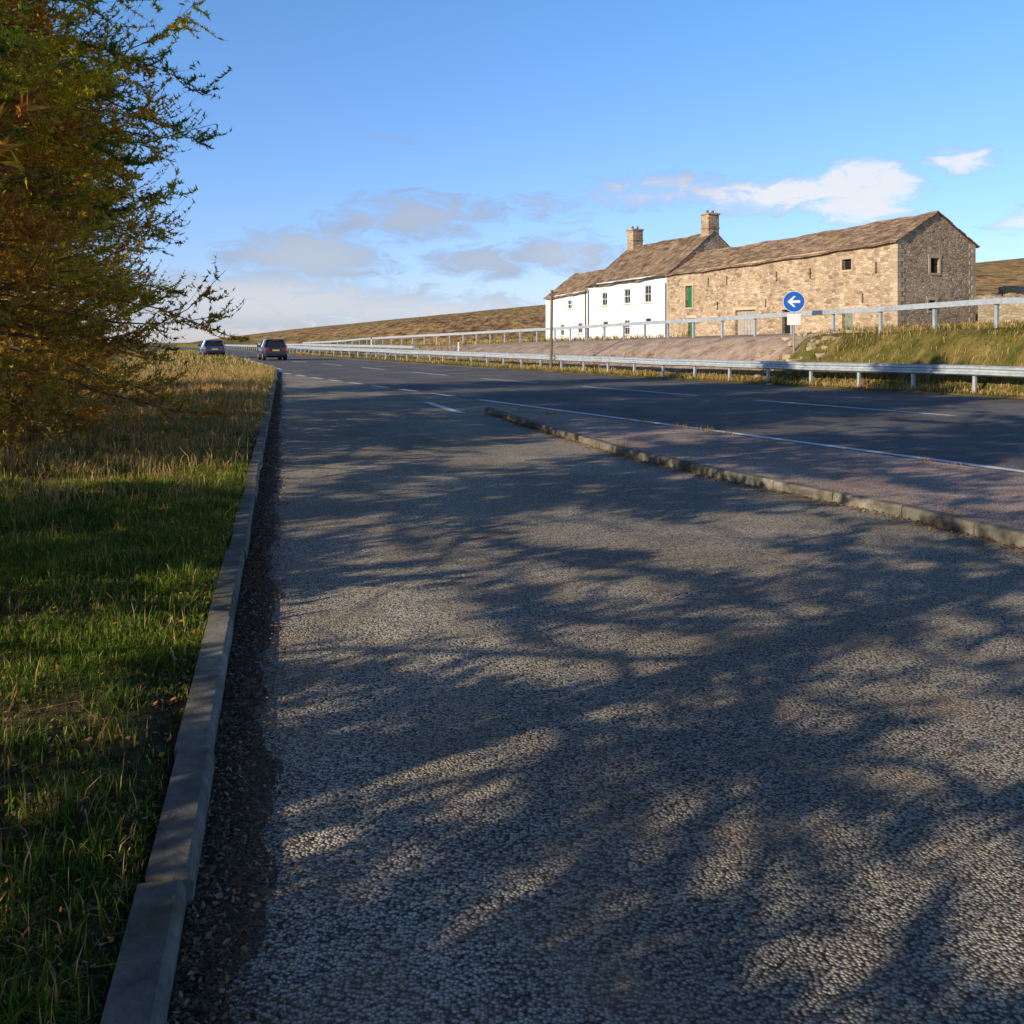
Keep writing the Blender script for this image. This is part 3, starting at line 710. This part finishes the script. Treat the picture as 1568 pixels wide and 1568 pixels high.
for _ in range(60):
    q_=31.4+r.normal(0,.9); pp=r.uniform(1.6,6.5); y_=40
    for _i in range(20):
        x_=float(Rr(y_))+pp/.894; y_=(q_+.447*x_)/.894*.5+y_*.5
    z_=float(gz(x_,y_)); s=r.uniform(.07,.24)*(1.9 if r.uniform()<.12 else 1); g=r.uniform(.6,1.2)
    c=[(x_+a*s*r.uniform(.4,1.2),y_+b*s*r.uniform(.4,1.2),z_+(-.1 if cc<0 else s*r.uniform(.15,.6))) for a in(-1,1) for b in(-1,1) for cc in(-1,1)]
    mb.add(c,[(0,1,3,2),(4,6,7,5),(0,4,5,1),(2,3,7,6),(1,5,7,3),(0,2,6,4)],0,(g,g,g*.97))
mb.obj('rubble_stones',[M_quoin],bevel=.03)

# ------------------------------------------------------------------ cars
def car(name,x,y,heading,paint,suv=True,rough=.25):
    e=empty(name,(x,y,float(base(y))+.01 if x>Ll(y) else float(gz(x,y))),heading)
    mp=N(name+'_paint'); mp.done(paint,rough,metal=.3,spec=.6); mp.b.inputs['Coat Weight'].default_value=.6; mp=mp.mat
    H=1.66 if suv else 1.5; bl=1.04 if suv else .95
    st=[(-2.2,.74,.42,bl-.16),(-2.16,.82,.36,bl-.03),(-2.0,.88,.32,bl),(-1.3,.915,.3,bl),(-.4,.92,.27,bl-.01),(.6,.92,.27,bl-.03),(1.1,.91,.28,bl-.06),(1.75,.87,.32,bl-.18),(2.08,.78,.36,bl-.3),(2.2,.66,.42,bl-.42)]
    mb=MB(); vs=[];fs=[]
    for (X_,hw,zl,zb) in st:
        half=[(hw*.9,zl),(hw,zl+.14),(hw*1.0,(zl+zb)/2+.08),(hw*.985,zb-.1),(hw*.93,zb)]
        vs+=[(X_,w_,z_) for w_,z_ in half]+[(X_,-w_,z_) for w_,z_ in half[::-1]]
    k=10
    for i in range(len(st)-1):
        for j in range(k): fs.append((i*k+j,i*k+(j+1)%k,(i+1)*k+(j+1)%k,(i+1)*k+j))
    fs+=[tuple(range(k))[::-1],tuple(range((len(st)-1)*k,len(st)*k))]
    mb.add(vs,fs); mb.obj('body',[mp],e,smooth=False,bevel=.03)
    b=[(-2.1,.84),(1.05,.86)]; t_=[(-1.78,.64),(.25,.66)]
    mb=MB(); q4=lambda pr,z:[(pr[0][0],-pr[0][1],z),(pr[1][0],-pr[1][1],z),(pr[1][0],pr[1][1],z),(pr[0][0],pr[0][1],z)]
    mb.add(q4(b,bl-.02)+q4(t_,H-.07),[(0,1,5,4),(1,2,6,5),(2,3,7,6),(3,0,4,7),(4,5,6,7)]); mb.obj('windows',[M_glass],e)
    mb=MB(); t2=[(-1.9,.66),(.32,.68)]; t3=[(-1.7,.56),(.1,.58)]
    mb.add(q4(t2,H-.085)+q4(t2,H-.05)+q4(t3,H),[(3,2,1,0),(0,1,5,4),(1,2,6,5),(2,3,7,6),(3,0,4,7),(4,5,9,8),(5,6,10,9),(6,7,11,10),(7,4,8,11),(8,9,10,11)])
    for sgn in (-1,1):
        for (xa,ya,xb,yb) in ((-2.1,.845,-1.8,.65),(1.06,.865,.27,.67),(-.5,.862,-.55,.665),(-1.35,.855,-1.3,.66)):
            mb.cyl((xa,sgn*ya,bl-.03),(xb,sgn*yb,H-.06),.045,.035,6)
    mb.obj('roof_and_pillars',[mp],e)
    mb=MB()
    for xw in (-1.35,1.35):
        for sgn in (-1,1):
            mb.cyl((xw,sgn*.68,.33),(xw,sgn*.925,.33),.335,.335,24,0); mb.cyl((xw,sgn*.9,.33),(xw,sgn*.935,.33),.22,.2,16,1)
    mb.obj('wheels',[M_rubber,M_alloy],e)
    mb=MB()
    for xw in (-1.35,1.35):
        for sgn in (-1,1): mb.cyl((xw,sgn*.7,.36),(xw,sgn*.9205,.36),.4,.4,24,0)
    mb.box(-2.24,-2.1,-.74,.74,.36,.55,0); mb.box(2.1,2.23,-.62,.62,.36,.52,0)
    mb.box(-1.9,1.9,-.9,.9,.22,.3,0)
    for sgn in (-1,1): mb.box(.72,.9,min(sgn*.9,sgn*1.07),max(sgn*.9,sgn*1.07),bl,bl+.16,0)
    mb.obj('trim',[M_trim],e,bevel=.01)
    mb=MB()
    for sgn in (-1,1):
        a_,b_=sorted((sgn*.52,sgn*.8)); mb.box(-2.215,-2.05,a_,b_,bl-.28,bl-.06,0)
        a_,b_=sorted((sgn*.42,sgn*.72)); mb.box(2.0,2.185,a_,b_,bl-.46,bl-.32,3)
    mb.box(-2.225,-2.19,-.26,.26,bl-.32,bl-.2,1); mb.box(2.19,2.235,-.26,.26,.42,.53,2)
    mb.box(-1.95,-1.9,-.25,.25,H-.14,H-.11,0)
    mb.obj('lamps_and_plates',[M_red,M_yel,M_wplate,M_head],e)
    return e
car('suv_car',-19.1,80,math.atan2(.93,-.33)+.03,(.03,.05,.10))
car('hatchback_car',-26.6,89,math.atan2(.9,-.4),(.04,.12,.26),False)

# ------------------------------------------------------------------ light, sky, camera
EL=math.radians(18.5); sd=Vector((-.78,-.626,0)).normalized()
dirv=Vector((-sd.x*math.cos(EL),-sd.y*math.cos(EL),-math.sin(EL)))
sun=bpy.data.lights.new('sun','SUN'); sun.energy=5; sun.angle=math.radians(.35); sun.color=(1,.86,.65)
so=link(bpy.data.objects.new('sun',sun)); so.rotation_euler=dirv.to_track_quat('-Z','Y').to_euler(); so.location=(-20,-20,30)
w=bpy.data.worlds.new('World'); scene.world=w; w.use_nodes=True; nt=w.node_tree; nt.nodes.clear()
def nn(ty,**k):
    x=nt.nodes.new(ty)
    for a,b in k.items(): setattr(x,a,b)
    return x
def mt(op,a,b=0,clamp=False):
    m=nn('ShaderNodeMath',operation=op,use_clamp=clamp)
    for v,i in((a,0),(b,1)):
        if isinstance(v,(int,float)): m.inputs[i].default_value=v
        else: nt.links.new(v,m.inputs[i])
    return m.outputs[0]
sky=nn('ShaderNodeTexSky',sky_type='NISHITA'); sky.sun_disc=False; sky.sun_elevation=EL
sky.sun_rotation=math.atan2(sd.x,sd.y)%(2*math.pi); sky.altitude=400; sky.air_density=1.0; sky.dust_density=.3; sky.ozone_density=2.0
tc=nn('ShaderNodeTexCoord'); sp=nn('ShaderNodeSeparateXYZ'); nt.links.new(tc.outputs['Generated'],sp.inputs[0])
az=mt('ARCTAN2',sp.outputs[0],sp.outputs[1]); el=sp.outputs[2]
tr_=nn('ShaderNodeValToRGB'); te=tr_.color_ramp.elements
te[0].position=0; te[0].color=(.76,.79,1.25,1); te[1].position=.33; te[1].color=(.74,1.08,1.42,1)
t3_=te.new(.5); t3_.color=(.22,.38,.58,1); t4_=te.new(1.0); t4_.color=(.14,.26,.45,1)
nt.links.new(el,tr_.inputs[0])
tm=nn('ShaderNodeMix',data_type='RGBA',blend_type='MULTIPLY'); tm.inputs[0].default_value=1
nt.links.new(sky.outputs[0],tm.inputs[6]); nt.links.new(tr_.outputs[0],tm.inputs[7])
cb=nn('ShaderNodeCombineXYZ'); nt.links.new(mt('MULTIPLY',az,14),cb.inputs[0]); nt.links.new(mt('MULTIPLY',el,34),cb.inputs[1])
n1=nn('ShaderNodeTexNoise',noise_dimensions='2D'); n1.inputs['Scale'].default_value=1.9; n1.inputs['Detail'].default_value=7; n1.inputs['Roughness'].default_value=.64; n1.inputs['Distortion'].default_value=.5
nt.links.new(cb.outputs[0],n1.inputs['Vector'])
blobs=[(.335,.140,.075,.042,1.15,1.2),(.27,.140,.14,.028,.95,.6),(.15,.147,.13,.026,.85,.35),(.42,.162,.055,.02,.8,.8),(.47,.108,.05,.018,.8,.7),(-.095,.124,.13,.034,1.0,.15),(-.2,.083,.12,.042,1.05,.2),(.056,.088,.08,.030,1.0,.2),(-.03,.08,.09,.028,.95,.15),(-.12,.2,.05,.014,.5,.1),(-.24,.04,.24,.038,1.1,.35),(-.08,.03,.24,.028,.95,.35),(.04,.135,.08,.022,.8,.15),(-.75,.1,.3,.06,.7,.5),(.85,.12,.25,.06,.7,.6)]
acc=None; br=None
for a,e_,ra,re,s,bb in blobs:
    dx=mt('DIVIDE',mt('SUBTRACT',az,a),ra); dy=mt('DIVIDE',mt('SUBTRACT',el,e_),re)
    g=mt('SUBTRACT',1,mt('ADD',mt('MULTIPLY',dx,dx),mt('MULTIPLY',dy,dy)),True)
    v=mt('MULTIPLY',g,s); b_=mt('MULTIPLY',g,bb)
    acc=v if acc is None else mt('MAXIMUM',acc,v); br=b_ if br is None else mt('MAXIMUM',br,b_)
dens=mt('MULTIPLY',mt('SUBTRACT',mt('ADD',mt('MULTIPLY',acc,.55),n1.outputs['Fac']),.71),3.2,True)
dens=mt('MULTIPLY',dens,mt('MINIMUM',mt('MULTIPLY',acc,3),1))
cr=nn('ShaderNodeValToRGB'); cr.color_ramp.elements[0].position=.05; cr.color_ramp.elements[0].color=(2.2,2.75,3.75,1); cr.color_ramp.elements[1].position=.7; cr.color_ramp.elements[1].color=(6.0,5.9,5.8,1)
nt.links.new(mt('MULTIPLY',br,mt('ADD',dens,.3)),cr.inputs[0])
mx=nn('ShaderNodeMix',data_type='RGBA'); nt.links.new(mt('MULTIPLY',dens,.85),mx.inputs[0]); nt.links.new(tm.outputs[2],mx.inputs[6]); nt.links.new(cr.outputs[0],mx.inputs[7])
bg=nn('ShaderNodeBackground'); bg.inputs['Strength'].default_value=.15; nt.links.new(mx.outputs[2],bg.inputs['Color'])
wo=nn('ShaderNodeOutputWorld'); nt.links.new(bg.outputs[0],wo.inputs['Surface'])

cam=bpy.data.cameras.new('camera'); cam.sensor_width=36; cam.lens=35.33; cam.shift_y=-.1652; cam.clip_start=.05; cam.clip_end=6000
co=link(bpy.data.objects.new('camera',cam)); co.location=(0,0,1.6); co.rotation_euler=(math.pi/2,0,0); scene.camera=co
